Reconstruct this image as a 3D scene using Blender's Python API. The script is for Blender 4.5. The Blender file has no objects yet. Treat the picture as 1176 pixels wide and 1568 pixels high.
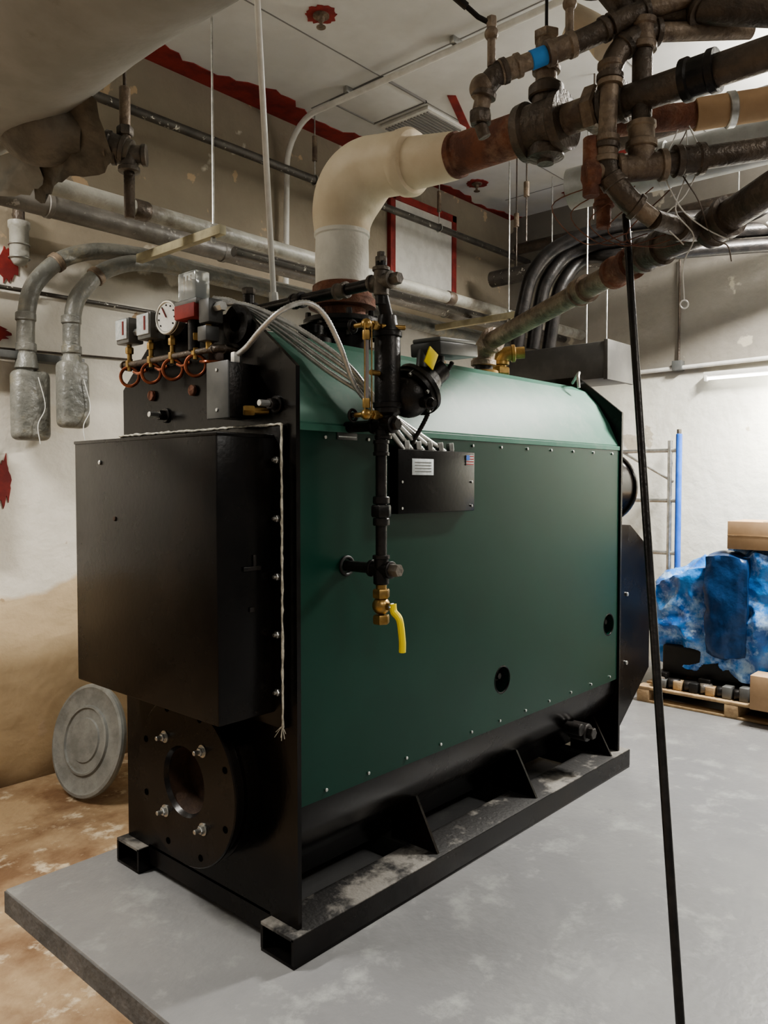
import bpy, bmesh, math, random
from mathutils import Vector, Matrix, noise
try:
    _t = open(__file__).read()
    if _t.count('class' + ' G:') == 1: open('/tmp/scene_backup.py', 'w').write(_t)
except Exception as e: print('no backup', e)
random.seed(7)
scene = bpy.context.scene
V = Vector

# ------------------------------------------------------------------ materials
def _nt(name):
    m = bpy.data.materials.new(name); m.use_nodes = True
    nt = m.node_tree; b = nt.nodes['Principled BSDF']
    return m, nt, b

def mat(name, c1, c2=None, scale=6.0, rough=0.5, metal=0.0, bump=0.0, bscale=40.0, lo=0.4, hi=0.6,
        c3=None, s3=2.0, t3=(0.55, 0.65), coat=0.0, emit=None, estr=0.0, alpha=1.0, trans=0.0, rvar=0.0, spec=0.5):
    m, nt, b = _nt(name)
    N, L = nt.nodes, nt.links
    b.inputs['Roughness'].default_value = rough; b.inputs['Metallic'].default_value = metal
    b.inputs['Specular IOR Level'].default_value = spec
    b.inputs['Coat Weight'].default_value = coat; b.inputs['Coat Roughness'].default_value = 0.2
    tc = N.new('ShaderNodeTexCoord')
    c2 = c2 or c1
    n1 = N.new('ShaderNodeTexNoise'); n1.inputs['Scale'].default_value = scale; n1.inputs['Detail'].default_value = 5
    n1.inputs['Roughness'].default_value = 0.62
    L.new(tc.outputs['Object'], n1.inputs['Vector'])
    r1 = N.new('ShaderNodeValToRGB')
    r1.color_ramp.elements[0].position = lo; r1.color_ramp.elements[1].position = hi
    r1.color_ramp.elements[0].color = (*c1, 1); r1.color_ramp.elements[1].color = (*c2, 1)
    L.new(n1.outputs['Fac'], r1.inputs['Fac'])
    col = r1.outputs['Color']
    if c3:
        n3 = N.new('ShaderNodeTexNoise'); n3.inputs['Scale'].default_value = s3; n3.inputs['Detail'].default_value = 7
        n3.inputs['Roughness'].default_value = 0.7
        mp = N.new('ShaderNodeMapping'); mp.inputs['Location'].default_value = (3.1, 7.7, 1.3)
        L.new(tc.outputs['Object'], mp.inputs['Vector']); L.new(mp.outputs[0], n3.inputs['Vector'])
        mr = N.new('ShaderNodeMapRange'); mr.inputs['From Min'].default_value = t3[0]; mr.inputs['From Max'].default_value = t3[1]
        L.new(n3.outputs['Fac'], mr.inputs['Value'])
        mx = N.new('ShaderNodeMixRGB'); mx.inputs['Color2'].default_value = (*c3, 1)
        L.new(mr.outputs[0], mx.inputs['Fac']); L.new(col, mx.inputs['Color1'])
        col = mx.outputs['Color']
    L.new(col, b.inputs['Base Color'])
    if rvar:
        rr = N.new('ShaderNodeMapRange'); rr.inputs['From Min'].default_value = 0.3; rr.inputs['From Max'].default_value = 0.7
        rr.inputs['To Min'].default_value = max(0.02, rough - rvar); rr.inputs['To Max'].default_value = min(1, rough + rvar)
        L.new(n1.outputs['Fac'], rr.inputs['Value']); L.new(rr.outputs[0], b.inputs['Roughness'])
    if bump:
        n2 = N.new('ShaderNodeTexNoise'); n2.inputs['Scale'].default_value = bscale; n2.inputs['Detail'].default_value = 4
        L.new(tc.outputs['Object'], n2.inputs['Vector'])
        bp = N.new('ShaderNodeBump'); bp.inputs['Strength'].default_value = bump; bp.inputs['Distance'].default_value = 0.02
        L.new(n2.outputs['Fac'], bp.inputs['Height']); L.new(bp.outputs[0], b.inputs['Normal'])
    if emit:
        b.inputs['Emission Color'].default_value = (*emit, 1); b.inputs['Emission Strength'].default_value = estr
    if trans: b.inputs['Transmission Weight'].default_value = trans
    if alpha < 1: b.inputs['Alpha'].default_value = alpha
    return m

def zmat(name, stops, amp=0.3, nscale=1.5, rough=0.85, spots=(), bump=0.35, var=0.12):
    """wall paint whose bands change with real height (old paint lines), edges broken by noise"""
    m, nt, b = _nt(name); N, L = nt.nodes, nt.links
    tc = N.new('ShaderNodeTexCoord'); sp = N.new('ShaderNodeSeparateXYZ'); L.new(tc.outputs['Object'], sp.inputs[0])
    n = N.new('ShaderNodeTexNoise'); n.inputs['Scale'].default_value = nscale; n.inputs['Detail'].default_value = 6
    L.new(tc.outputs['Object'], n.inputs['Vector'])
    a = N.new('ShaderNodeMath'); a.operation = 'MULTIPLY_ADD'; a.inputs[1].default_value = amp; a.inputs[2].default_value = -amp / 2
    L.new(n.outputs['Fac'], a.inputs[0])
    s = N.new('ShaderNodeMath'); s.operation = 'ADD'; L.new(sp.outputs['Z'], s.inputs[0]); L.new(a.outputs[0], s.inputs[1])
    mr = N.new('ShaderNodeMapRange'); mr.inputs['From Min'].default_value = -0.2; mr.inputs['From Max'].default_value = 4.3
    L.new(s.outputs[0], mr.inputs['Value'])
    r = N.new('ShaderNodeValToRGB'); els = r.color_ramp.elements
    els[0].position = (stops[0][0] + .2) / 4.5; els[0].color = (*stops[0][1], 1)
    els[1].position = (stops[-1][0] + .2) / 4.5; els[1].color = (*stops[-1][1], 1)
    for z, c in stops[1:-1]:
        e = els.new((z + .2) / 4.5); e.color = (*c, 1)
    L.new(mr.outputs[0], r.inputs['Fac'])
    n2 = N.new('ShaderNodeTexNoise'); n2.inputs['Scale'].default_value = 2.3; n2.inputs['Detail'].default_value = 8; n2.inputs['Roughness'].default_value = .7
    L.new(tc.outputs['Object'], n2.inputs['Vector'])
    m2 = N.new('ShaderNodeMapRange'); m2.inputs['From Min'].default_value = .3; m2.inputs['From Max'].default_value = .7
    m2.inputs['To Min'].default_value = 1 - var; m2.inputs['To Max'].default_value = 1 + var * .5
    L.new(n2.outputs['Fac'], m2.inputs['Value'])
    mm = N.new('ShaderNodeMixRGB'); mm.blend_type = 'MULTIPLY'; mm.inputs['Fac'].default_value = 1
    L.new(r.outputs[0], mm.inputs['Color1']); L.new(m2.outputs[0], mm.inputs['Color2'])
    col = mm.outputs[0]
    for k, spot in enumerate(spots):
        n3 = N.new('ShaderNodeTexNoise'); n3.inputs['Scale'].default_value = spot[1]; n3.inputs['Detail'].default_value = 7
        mp = N.new('ShaderNodeMapping'); mp.inputs['Location'].default_value = (k * 3.3, k * 1.7, k * 5.1)
        L.new(tc.outputs['Object'], mp.inputs['Vector']); L.new(mp.outputs[0], n3.inputs['Vector'])
        m3 = N.new('ShaderNodeMapRange'); m3.inputs['From Min'].default_value = spot[2]; m3.inputs['From Max'].default_value = spot[2] + .02
        L.new(n3.outputs['Fac'], m3.inputs['Value'])
        mx = N.new('ShaderNodeMixRGB'); mx.inputs['Color2'].default_value = (*spot[0], 1)
        L.new(m3.outputs[0], mx.inputs['Fac']); L.new(col, mx.inputs['Color1']); col = mx.outputs[0]
    L.new(col, b.inputs['Base Color']); b.inputs['Roughness'].default_value = rough
    n4 = N.new('ShaderNodeTexNoise'); n4.inputs['Scale'].default_value = 9; n4.inputs['Detail'].default_value = 5
    L.new(tc.outputs['Object'], n4.inputs['Vector'])
    bp = N.new('ShaderNodeBump'); bp.inputs['Strength'].default_value = bump; bp.inputs['Distance'].default_value = .03
    L.new(n4.outputs['Fac'], bp.inputs['Height']); L.new(bp.outputs[0], b.inputs['Normal'])
    return m

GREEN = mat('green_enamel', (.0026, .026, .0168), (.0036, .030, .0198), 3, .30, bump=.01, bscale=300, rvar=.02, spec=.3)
GREENT = mat('green_enamel_lit_dusty', (.038, .118, .085), (.052, .138, .102), 3, .5, bump=.02, bscale=300, c3=(.10, .165, .135), s3=5, t3=(.5, .75), spec=.25)  # jacket top: same green, lightened as if lit from above, with dusty patches
BLACK = mat('black_enamel', (.0045, .004, .004), (.007, .006, .0055), 4, .25, c3=(.014, .010, .0075), s3=2.2, t3=(.5, .72), bump=.03, bscale=60, rvar=.06, spec=.25)
BLACKM = mat('black_matte', (.006, .006, .006), (.012, .011, .01), 8, .6)
BLKIRON = mat('black_iron', (.016, .015, .0145), (.032, .028, .026), 14, .36, .5, bump=.1, bscale=90)
CAST = mat('cast_fitting', (.15, .13, .108), (.09, .08, .07), 14, .5, .5, bump=.2, bscale=80)
DUSTY = mat('dusty_black', (.010, .009, .0085), (.15, .14, .125), 5, .65, bump=.2, bscale=60, lo=.49, hi=.6)
VOID = mat('dark_void', (.002, .002, .002), rough=1, spec=0)
REFR = mat('refractory', (.06, .033, .019), (.035, .02, .013), 9, .85, bump=.3)
RUST = mat('rusted_iron', (.20, .08, .045), (.12, .052, .035), 14, .75, .1, bump=.4, bscale=70, c3=(.30, .18, .12), s3=9, t3=(.5, .7))
OLDPIPE = mat('old_iron', (.24, .185, .135), (.13, .095, .07), 13, .5, .3, bump=.3, bscale=60, c3=(.33, .26, .19), s3=8, t3=(.5, .7))
DARKIRON = mat('dark_old_iron', (.07, .056, .045), (.115, .088, .066), 10, .42, .35, bump=.3, bscale=60)
COPPER = mat('copper', (.36, .12, .065), (.20, .065, .035), 20, .3, .9)
BRASS = mat('brass', (.42, .28, .11), (.28, .18, .07), 18, .35, .85)
STEEL = mat('zinc_steel', (.55, .55, .53), (.38, .38, .36), 20, .35, .9)
FLEX = mat('flex_conduit', (.62, .62, .60), (.48, .48, .46), 40, .4, .6)
CREAM = mat('cream_insulation', (.72, .63, .48), (.66, .56, .41), 4, .45, bump=.25, bscale=14, c3=(.5, .4, .27), s3=3, t3=(.6, .8))
WHITEI = mat('white_insulation', (.74, .72, .66), (.64, .62, .56), 5, .6, bump=.5, bscale=18)
CANVAS = mat('grey_canvas', (.22, .215, .19), (.27, .265, .24), 3, .8, bump=.35, bscale=7, c3=(.15, .14, .12), s3=2.5, t3=(.6, .75))
DCANVAS = mat('torn_canvas', (.10, .09, .072), (.18, .16, .13), 6, .9, bump=.6, bscale=20)
GREYPIPE = mat('grey_insulated_pipe', (.26, .255, .225), (.36, .35, .31), 5, .45, bump=.35, bscale=18, c3=(.15, .125, .10), s3=4, t3=(.55, .7))
DROPPIPE = mat('grey_taped_pipe', (.14, .14, .125), (.21, .205, .18), 7, .4, bump=.5, bscale=24, c3=(.25, .22, .15), s3=5, t3=(.55, .7))
MIDPIPE = mat('brown_grey_pipe', (.12, .11, .095), (.18, .165, .145), 6, .45, .1, bump=.3, bscale=18, c3=(.35, .33, .3), s3=14, t3=(.62, .66))
DGREYPIPE = mat('dark_pipe_specked', (.07, .064, .058), (.11, .10, .088), 8, .45, .3, c3=(.7, .68, .62), s3=26, t3=(.62, .64))
WHITEP = mat('white_paint', (.68, .67, .63), (.60, .59, .55), 12, .5)
RED = mat('red_paint', (.28, .035, .028), (.17, .02, .018), 8, .7)
YEL = mat('yellow_paint', (.75, .6, .03), rough=.4)
BLUE = mat('blue_paint', (.02, .10, .42), (.03, .13, .5), 9, .5)
TAPE = mat('blue_tape', (.05, .25, .62), rough=.6)
WOOD = mat('raw_wood', (.45, .32, .18), (.31, .21, .12), 9, .8, bump=.2)
CARD = mat('cardboard', (.42, .28, .165), (.36, .235, .135), 6, .85)
LABEL = mat('white_label', (.6, .62, .62), (.45, .5, .5), 60, .5)
GREYBOX = mat('grey_enclosure', (.10, .105, .10), (.14, .14, .135), 8, .45)
DGREYBOX = mat('dark_grey_enclosure', (.045, .047, .046), (.065, .066, .064), 8, .4)
CLEAR = mat('clear_plastic', (.75, .8, .8), rough=.1, trans=.7)
DIAL = mat('dial_face', (.72, .72, .68), (.66, .66, .62), 20, .4)
LID = mat('painted_lid', (.27, .275, .26), (.20, .205, .195), 9, .55, .2, bump=.2, bscale=30, c3=(.13, .11, .08), s3=6, t3=(.60, .72))
STRUT = mat('yellowed_strut', (.36, .32, .21), (.27, .24, .16), 9, .7)
DUCT = mat('galvanised_duct', (.22, .22, .21), (.29, .29, .28), 6, .5, .3)
DDUCT = mat('dark_duct', (.05, .048, .045), (.07, .067, .062), 6, .5, .3)
TARP = mat('blue_tarp', (.02, .11, .38), (.05, .24, .62), 6, .22, c3=(.42, .58, .76), s3=8, t3=(.50, .68), bump=1, bscale=9, coat=.4)  # pale streaks paint the white sheen of the folds into the colour
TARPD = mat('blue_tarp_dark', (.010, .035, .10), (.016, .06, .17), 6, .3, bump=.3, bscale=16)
TUBE = mat('fluorescent_tube', (1, 1, 1), emit=(1, .97, .88), estr=9)
ROPE = mat('gasket_rope', (.6, .58, .5), (.32, .30, .25), 50, .9)

SLAB = mat('painted_grey_slab', (.205, .205, .205), (.165, .165, .168), 1.3, .36, bump=.1, bscale=30,
           c3=(.27, .275, .265), s3=5.5, t3=(.54, .70), rvar=.12)
SLAB_SHADE = mat('slab_edge_shade', (.085, .083, .08), (.13, .125, .12), 8, .8, bump=.3)  # shade on the slab's side face, put into a darker colour
BROWN = mat('brown_dirt_floor', (.40, .29, .18), (.19, .11, .06), 2.6, .5, bump=.35, bscale=20, lo=.38, hi=.6, c3=(.58, .49, .36), s3=7, t3=(.54, .64), rvar=.15)
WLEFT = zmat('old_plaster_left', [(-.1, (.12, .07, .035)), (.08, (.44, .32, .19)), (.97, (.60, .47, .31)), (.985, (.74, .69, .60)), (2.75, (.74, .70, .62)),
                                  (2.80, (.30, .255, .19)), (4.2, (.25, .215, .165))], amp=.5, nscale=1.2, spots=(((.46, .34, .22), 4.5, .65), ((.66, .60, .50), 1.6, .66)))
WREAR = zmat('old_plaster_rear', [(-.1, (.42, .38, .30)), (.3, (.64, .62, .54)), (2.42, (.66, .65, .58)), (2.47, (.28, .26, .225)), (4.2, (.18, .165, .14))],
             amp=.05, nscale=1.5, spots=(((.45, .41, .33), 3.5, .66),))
CEIL = mat('ceiling_board', (.62, .615, .59), (.54, .535, .51), 1.5, .8, bump=.1, bscale=12)
SEAM = mat('ceiling_seam', (.22, .21, .20), rough=.9)

# ------------------------------------------------------------------ mesh builder
def basis(d):
    d = V(d).normalized()
    a = V((0, 0, 1)) if abs(d.z) < .9 else V((1, 0, 0))
    x = a.cross(d).normalized(); y = d.cross(x).normalized()
    return x, y, d

def fillet(pts, b, n=8):
    pts = [V(p) for p in pts]
    if b <= 0 or len(pts) < 3: return pts
    out = [pts[0]]
    for i in range(1, len(pts) - 1):
        p = pts[i]; d1 = (pts[i - 1] - p); d2 = (pts[i + 1] - p)
        bb = min(b, d1.length * .49 if i > 1 else d1.length * .98, d2.length * .49 if i < len(pts) - 2 else d2.length * .98)
        a = p + d1.normalized() * bb; e = p + d2.normalized() * bb
        c1 = a.lerp(p, .5523); c2 = e.lerp(p, .5523)
        for k in range(n + 1):
            t = k / n
            out.append(a * (1 - t) ** 3 + c1 * 3 * t * (1 - t) ** 2 + c2 * 3 * t * t * (1 - t) + e * t ** 3)
    out.append(pts[-1]); return out

def crom(pts, n=8):
    P = [V(p) for p in pts]; P = [P[0] * 2 - P[1]] + P + [P[-1] * 2 - P[-2]]
    out = []
    for i in range(1, len(P) - 2):
        for k in range(n):
            t = k / n
            out.append(.5 * ((2 * P[i]) + (P[i + 1] - P[i - 1]) * t + (2 * P[i - 1] - 5 * P[i] + 4 * P[i + 1] - P[i + 2]) * t * t
                             + (3 * P[i] - P[i - 1] - 3 * P[i + 1] + P[i + 2]) * t ** 3))
    out.append(P[-2]); return out

class G:
    def __init__(s, name):
        s.name = name; s.v = []; s.f = []; s.m = []; s.mats = []
    def mi(s, m):
        if m not in s.mats: s.mats.append(m)
        return s.mats.index(m)
    def add(s, vs, fs, m):
        o = len(s.v); s.v += [tuple(x) for x in vs]; i = s.mi(m)
        for f in fs: s.f.append([k + o for k in f]); s.m.append(i)
    def box(s, lo, hi, m, bev=0.0, rot=None, seg=2):
        lo = V(lo); hi = V(hi); c = (lo + hi) / 2; h = (hi - lo)
        bm = bmesh.new(); bmesh.ops.create_cube(bm, size=1)
        for v in bm.verts: v.co = V((v.co.x * h.x, v.co.y * h.y, v.co.z * h.z))
        if bev: bmesh.ops.bevel(bm, geom=list(bm.edges), offset=bev, segments=seg, affect='EDGES', profile=.5)
        if rot is not None: bm.transform(rot)
        bm.verts.index_update()
        s.add([v.co + c for v in bm.verts], [[v.index for v in f.verts] for f in bm.faces], m); bm.free(); return s
    def prism(s, prof, ax, a, b, m):
        n = len(prof)
        def mk(p, t):
            return {'X': (t, p[0], p[1]), 'Y': (p[0], t, p[1]), 'Z': (p[0], p[1], t)}[ax]
        vs = [mk(p, a) for p in prof] + [mk(p, b) for p in prof]
        fs = [[i, (i + 1) % n, n + (i + 1) % n, n + i] for i in range(n)] + [list(range(n))[::-1], list(range(n, 2 * n))]
        s.add(vs, fs, m); return s
    def lathe(s, prof, o, d, m, seg=28, cap=True):
        x, y, z = basis(d); o = V(o); vs = []; fs = []
        for a, r in prof:
            for k in range(seg):
                t = 2 * math.pi * k / seg
                vs.append(o + z * a + x * (r * math.cos(t)) + y * (r * math.sin(t)))
        for i in range(len(prof) - 1):
            for k in range(seg):
                fs.append([i * seg + k, i * seg + (k + 1) % seg, (i + 1) * seg + (k + 1) % seg, (i + 1) * seg + k])
        if cap:
            fs.append(list(range(seg))[::-1]); fs.append([(len(prof) - 1) * seg + k for k in range(seg)])
        s.add(vs, fs, m); return s
    def cyl(s, p0, p1, r, m, seg=24, r2=None):
        p0 = V(p0); p1 = V(p1); L = (p1 - p0).length; r2 = r if r2 is None else r2
        e = min(.12 * r, L * .2)
        return s.lathe([(0, r - e), (e, r), (L - e, r2), (L, r2 - e)], p0, p1 - p0, m, seg)
    def hexn(s, p0, p1, r, m):
        p0 = V(p0); p1 = V(p1); L = (p1 - p0).length
        return s.lathe([(0, r * .9), (L * .15, r), (L * .85, r), (L, r * .9)], p0, p1 - p0, m, 6)
    def ball(s, c, r, m, sc=(1, 1, 1), seg=20):
        vs = []; fs = []
        n = 12
        for i in range(n + 1):
            t = math.pi * i / n
            for k in range(seg):
                a = 2 * math.pi * k / seg
                vs.append((c[0] + r * sc[0] * math.sin(t) * math.cos(a), c[1] + r * sc[1] * math.sin(t) * math.sin(a), c[2] + r * sc[2] * math.cos(t)))
        for i in range(n):
            for k in range(seg): fs.append([i * seg + k, (i + 1) * seg + k, (i + 1) * seg + (k + 1) % seg, i * seg + (k + 1) % seg])
        s.add(vs, fs, m); return s
    def torus(s, c, d, R, r, m, seg=28, n=10):
        x, y, z = basis(d); c = V(c); vs = []; fs = []
        for i in range(seg):
            a = 2 * math.pi * i / seg; q = x * math.cos(a) + y * math.sin(a)
            for k in range(n):
                b = 2 * math.pi * k / n
                vs.append(c + q * (R + r * math.cos(b)) + z * (r * math.sin(b)))
        for i in range(seg):
            for k in range(n):
                fs.append([i * n + k, ((i + 1) % seg) * n + k, ((i + 1) % seg) * n + (k + 1) % n, i * n + (k + 1) % n])
        s.add(vs, fs, m); return s
    def tube(s, pts, r, m, seg=16):
        pts = [V(p) for p in pts]; n = len(pts)
        rs = r if isinstance(r, (list, tuple)) else [r] * n
        T = []
        for i in range(n):
            t = (pts[min(i + 1, n - 1)] - pts[max(i - 1, 0)])
            T.append(t.normalized() if t.length > 1e-9 else V((0, 0, 1)))
        x, y, _ = basis(T[0]); vs = []; fs = []
        for i in range(n):
            x = (x - T[i] * x.dot(T[i])).normalized(); y = T[i].cross(x)
            for k in range(seg):
                a = 2 * math.pi * k / seg
                vs.append(pts[i] + (x * math.cos(a) + y * math.sin(a)) * rs[i])
        for i in range(n - 1):
            for k in range(seg): fs.append([i * seg + k, i * seg + (k + 1) % seg, (i + 1) * seg + (k + 1) % seg, (i + 1) * seg + k])
        fs.append(list(range(seg))[::-1]); fs.append([(n - 1) * seg + k for k in range(seg)])
        s.add(vs, fs, m); return s
    def flex(s, pts, r, m, step=.005, seg=10):
        P = crom(pts, 10); out = []
        d = [0]
        for i in range(1, len(P)): d.append(d[-1] + (P[i] - P[i - 1]).length)
        n = int(d[-1] / step); j = 0
        for i in range(n + 1):
            t = d[-1] * i / n
            while j < len(P) - 2 and d[j + 1] < t: j += 1
            out.append(P[j].lerp(P[j + 1], (t - d[j]) / max(1e-9, d[j + 1] - d[j])))
        return s.tube(out, [r * (1.0 if i % 2 else .84) for i in range(len(out))], m, seg)
    def band(s, p, d, r, L, m, seg=24):
        p = V(p); d = V(d).normalized()
        return s.lathe([(0, r * .97), (L * .12, r * 1.06), (L * .88, r * 1.06), (L, r * .97)], p - d * L / 2, d, m, seg)
    def coupling(s, p, d, r, m, L=None):
        L = L or r * 2.6; p = V(p); d = V(d).normalized()
        return s.lathe([(0, r * 1.0), (.0, r * 1.38), (L * .2, r * 1.4), (L * .26, r * 1.25), (L * .74, r * 1.25), (L * .8, r * 1.4), (L, r * 1.38), (L, r)], p - d * L / 2, d, m)
    def pipe(s, pts, r, m, bend=0., fit=None, seg=20):
        pts = [V(p) for p in pts]
        s.tube(fillet(pts, bend or r * 1.6), r, m, seg)
        if fit:
            for i in range(1, len(pts) - 1):
                d1 = (pts[i - 1] - pts[i]); d2 = (pts[i + 1] - pts[i]); k = r * 2.1
                k1 = min(k, d1.length * .6); k2 = min(k, d2.length * .6)
                a = pts[i] + d1.normalized() * k1; e = pts[i] + d2.normalized() * k2
                s.tube(fillet([a, pts[i], e], r * 1.8), r * 1.27, fit, seg)
                s.band(a, d1, r * 1.4, r * .7, fit); s.band(e, d2, r * 1.4, r * .7, fit)
        return s
    def tee(s, p, d, b, r, m):
        p = V(p); d = V(d).normalized(); b = V(b).normalized(); k = r * 2.1
        s.cyl(p - d * k, p + d * k, r * 1.27, m); s.cyl(p, p + b * k, r * 1.27, m)
        for q, dd in ((p - d * k, d), (p + d * k, d), (p + b * k, b)): s.band(q, dd, r * 1.42, r * .7, m)
        return s
    def lump(s, lo, hi, m, n=22, amp=.04, fr=3.0, top=None):
        """crumpled sheet pulled over a boxy load"""
        lo = V(lo); hi = V(hi); c = (lo + hi) / 2; h = (hi - lo) / 2
        bm = bmesh.new(); bmesh.ops.create_cube(bm, size=2)
        bmesh.ops.subdivide_edges(bm, edges=list(bm.edges), cuts=n, use_grid_fill=True)
        for v in bm.verts:
            q = v.co.copy(); u = q.normalized()
            q = q.lerp(u * 1.35, .22)
            p = V((c.x + q.x * h.x, c.y + q.y * h.y, c.z + q.z * h.z))
            if top: p.z = lo.z + (p.z - lo.z) * top((p.y - lo.y) / (hi.y - lo.y))
            k = 1 - abs(noise.noise(p * fr)) * 2
            k2 = 1 - abs(noise.noise(p * fr * 2.7 + V((5, 1, 3)))) * 2
            k3 = noise.noise(V((p.x * 5, p.y * 9, p.z * 1.5)))
            p += u * amp * (k ** 2 * .8 + k2 * .6 + k3 * .9)
            v.co = p
        bm.verts.index_update()
        s.add([v.co.copy() for v in bm.verts], [[v.index for v in f.verts] for f in bm.faces], m); bm.free(); return s
    def done(s, parent=None, sharp=35, bevel=0):
        me = bpy.data.meshes.new(s.name); me.from_pydata(s.v, [], s.f); me.update()
        for m in s.mats: me.materials.append(m)
        me.polygons.foreach_set('material_index', s.m)
        bm = bmesh.new(); bm.from_mesh(me); bmesh.ops.recalc_face_normals(bm, faces=bm.faces); bm.to_mesh(me); bm.free()
        me.polygons.foreach_set('use_smooth', [True] * len(me.polygons))
        me.set_sharp_from_angle(angle=math.radians(sharp))
        o = bpy.data.objects.new(s.name, me); scene.collection.objects.link(o)
        if parent: o.parent = parent
        return o

def empty(name):
    o = bpy.data.objects.new(name, None); scene.collection.objects.link(o); return o

# ------------------------------------------------------------------ room shell
g = G('floor'); g.box((-5, -6, -.2), (6, 2.7, -.09), BROWN); g.done()
g = G('floor_slab'); g.box((-.40, -6, -.09), (5.0, 1.2, 0), SLAB, .008); g.box((-.403, -6, -.09), (-.399, 1.2, -.008), SLAB_SHADE); g.done()  # thin dark strip carries the painted shade of the slab side
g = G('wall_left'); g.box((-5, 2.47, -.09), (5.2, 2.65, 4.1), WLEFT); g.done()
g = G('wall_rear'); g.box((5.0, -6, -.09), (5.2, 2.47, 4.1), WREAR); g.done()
g = G('ceiling'); g.box((-5, -6, 4.1), (5.2, 2.65, 4.25), CEIL)
def ragged(cx, cy, rx, ry, n=30, j=.18):
    return [(cx + rx * math.cos(2 * math.pi * i / n) * random.uniform(1 - j, 1 + j), cy + ry * math.sin(2 * math.pi * i / n) * random.uniform(1 - j, 1 + j)) for i in range(n)]
for (x, y, r) in ((1.42, 1.36, .085), (3.99, 2.15, .09), (4.75, 1.64, .1), (4.2, .9, .1)):
    g.prism(ragged(x, y, r, r), 'Z', 4.094, 4.101, RED)
def strip(x0, x1, y0, y1):
    a = []; b = []; n = max(6, int(abs(x1 - x0) / .06))
    for i in range(n + 1):
        t = i / n; a.append((x0 + (x1 - x0) * t, y0 + random.uniform(-.03, .03) + .05 * math.sin(t * 11))); b.append((x0 + (x1 - x0) * t, y1))
    return a + b[::-1]
g.prism(strip(1.0, 2.9, 2.26, 2.469), 'Z', 4.094, 4.101, RED)
g.prism(strip(3.3, 4.99, 2.40, 2.469), 'Z', 4.094, 4.101, RED)
for i, y in enumerate((-.9, .33, 1.56)): g.box((-2, y, 4.097), (5, y + .008, 4.101), SEAM)
for x in (.9, 2.12, 3.34, 4.5): g.box((x, -4, 4.097), (x + .008, 2.2, 4.101), SEAM)
g.prism([(2.6, 1.4), (2.64, 1.36), (3.2, 1.62), (3.15, 1.66)], 'Z', 4.093, 4.101, RED)
g.prism([(3.5, 1.1), (3.56, 1.08), (3.9, 1.3), (3.85, 1.34)], 'Z', 4.093, 4.101, RED)
g.done()
g = G('trim_wall_panel')
g.box((3.25, 2.44, 3.15), (4.05, 2.475, 3.85), WHITEP, .004)
for a, b in (((3.2, 3.1), (3.26, 3.9)), ((4.02, 3.1), (4.08, 3.9)), ((3.2, 3.84), (4.08, 3.9)), ((3.2, 3.1), (4.08, 3.14))):
    g.box((a[0], 2.43, a[1]), (b[0], 2.475, b[1]), RED, .003)
g.done()
g = G('wall_paint_mark')
for x, z, rx, rz in ((.18, 2.70, .05, .09), (.10, 2.33, .08, .05), (.14, 1.56, .035, .12), (-.05, 2.30, .12, .05)):
    g.prism([(p[0], p[1]) for p in ragged(x, z, rx, rz, 26, .3)], 'Y', 2.464, 2.472, RED)
g.done()

# ------------------------------------------------------------------ boiler
B = empty('boiler')
g = G('skid')
for y0 in (0, .92):
    y1 = y0 + .165; t = .012
    g.box((0, y0, .0), (2.42, y1, t), BLACK, .002); g.box((0, y0 + .002, .1 - t), (2.42, y1, .1), DUSTY, .002)
    g.box((0, y0, t), (2.42, y0 + t, .1 - t * .3), BLACK); g.box((0, y1 - t, t), (2.42, y1, .1 - t), BLACK)
    g.box((.12, y0 + t, t), (.13, y1 - t, .1 - t), VOID)
for x in (.08, .75, 1.5, 2.2): g.box((x, .165, .01), (x + .08, .92, .09), BLACKM, .003)
for x in (.76, 1.49, 2.24):
    g.prism([(.02, .1), (.26, .1), (.26, .44), (.21, .44)], 'X', x, x + .012, BLACK)
    g.prism([(1.08, .1), (.82, .1), (.82, .44), (.88, .44)], 'X', x, x + .012, BLACK)
g.done(B)
g = G('end_plates')
oct_ = [(.03, .1), (1.07, .1), (1.07, 1.917), (.81, 2.127), (.29, 2.127), (.03, 1.917)]
g.prism(oct_, 'X', .045, .062, BLACK)
g.prism(oct_, 'X', 2.34, 2.357, BLACK)
g.box((.045, .17, .03), (.062, .915, .11), BLACK)
g.done(B)
g = G('lower_shell')
low = [(.052, .50), (.06, .42), (.10, .33), (.17, .26), (.24, .2), (.30, .1), (.80, .1), (.86, .2), (.93, .26), (1.0, .33), (1.04, .42), (1.048, .50)]
g.prism(low, 'X', .062, 2.34, BLACK)
g.done(B)
g = G('side_panels')
HOLES = ((1.235, .695, .062), (2.235, .80, .060))
px0 = .064; ya, yb = .040, .052; z0, z1 = .493, 1.72
for x, z, r in HOLES:
    a = r + .03
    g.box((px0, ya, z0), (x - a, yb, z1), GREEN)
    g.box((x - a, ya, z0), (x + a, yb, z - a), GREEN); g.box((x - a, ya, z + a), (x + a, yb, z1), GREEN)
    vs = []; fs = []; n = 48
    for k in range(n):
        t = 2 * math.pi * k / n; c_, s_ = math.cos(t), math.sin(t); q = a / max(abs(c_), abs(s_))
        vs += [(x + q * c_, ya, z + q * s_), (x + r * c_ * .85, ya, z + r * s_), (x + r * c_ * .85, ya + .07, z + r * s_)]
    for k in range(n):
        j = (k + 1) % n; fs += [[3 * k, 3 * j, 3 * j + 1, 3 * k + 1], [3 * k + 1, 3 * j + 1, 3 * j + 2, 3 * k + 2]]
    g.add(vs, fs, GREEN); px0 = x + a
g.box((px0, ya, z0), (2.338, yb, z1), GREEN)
g.box((.064, 1.048, .493), (2.338, 1.06, 1.72), GREEN, .003)
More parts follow.
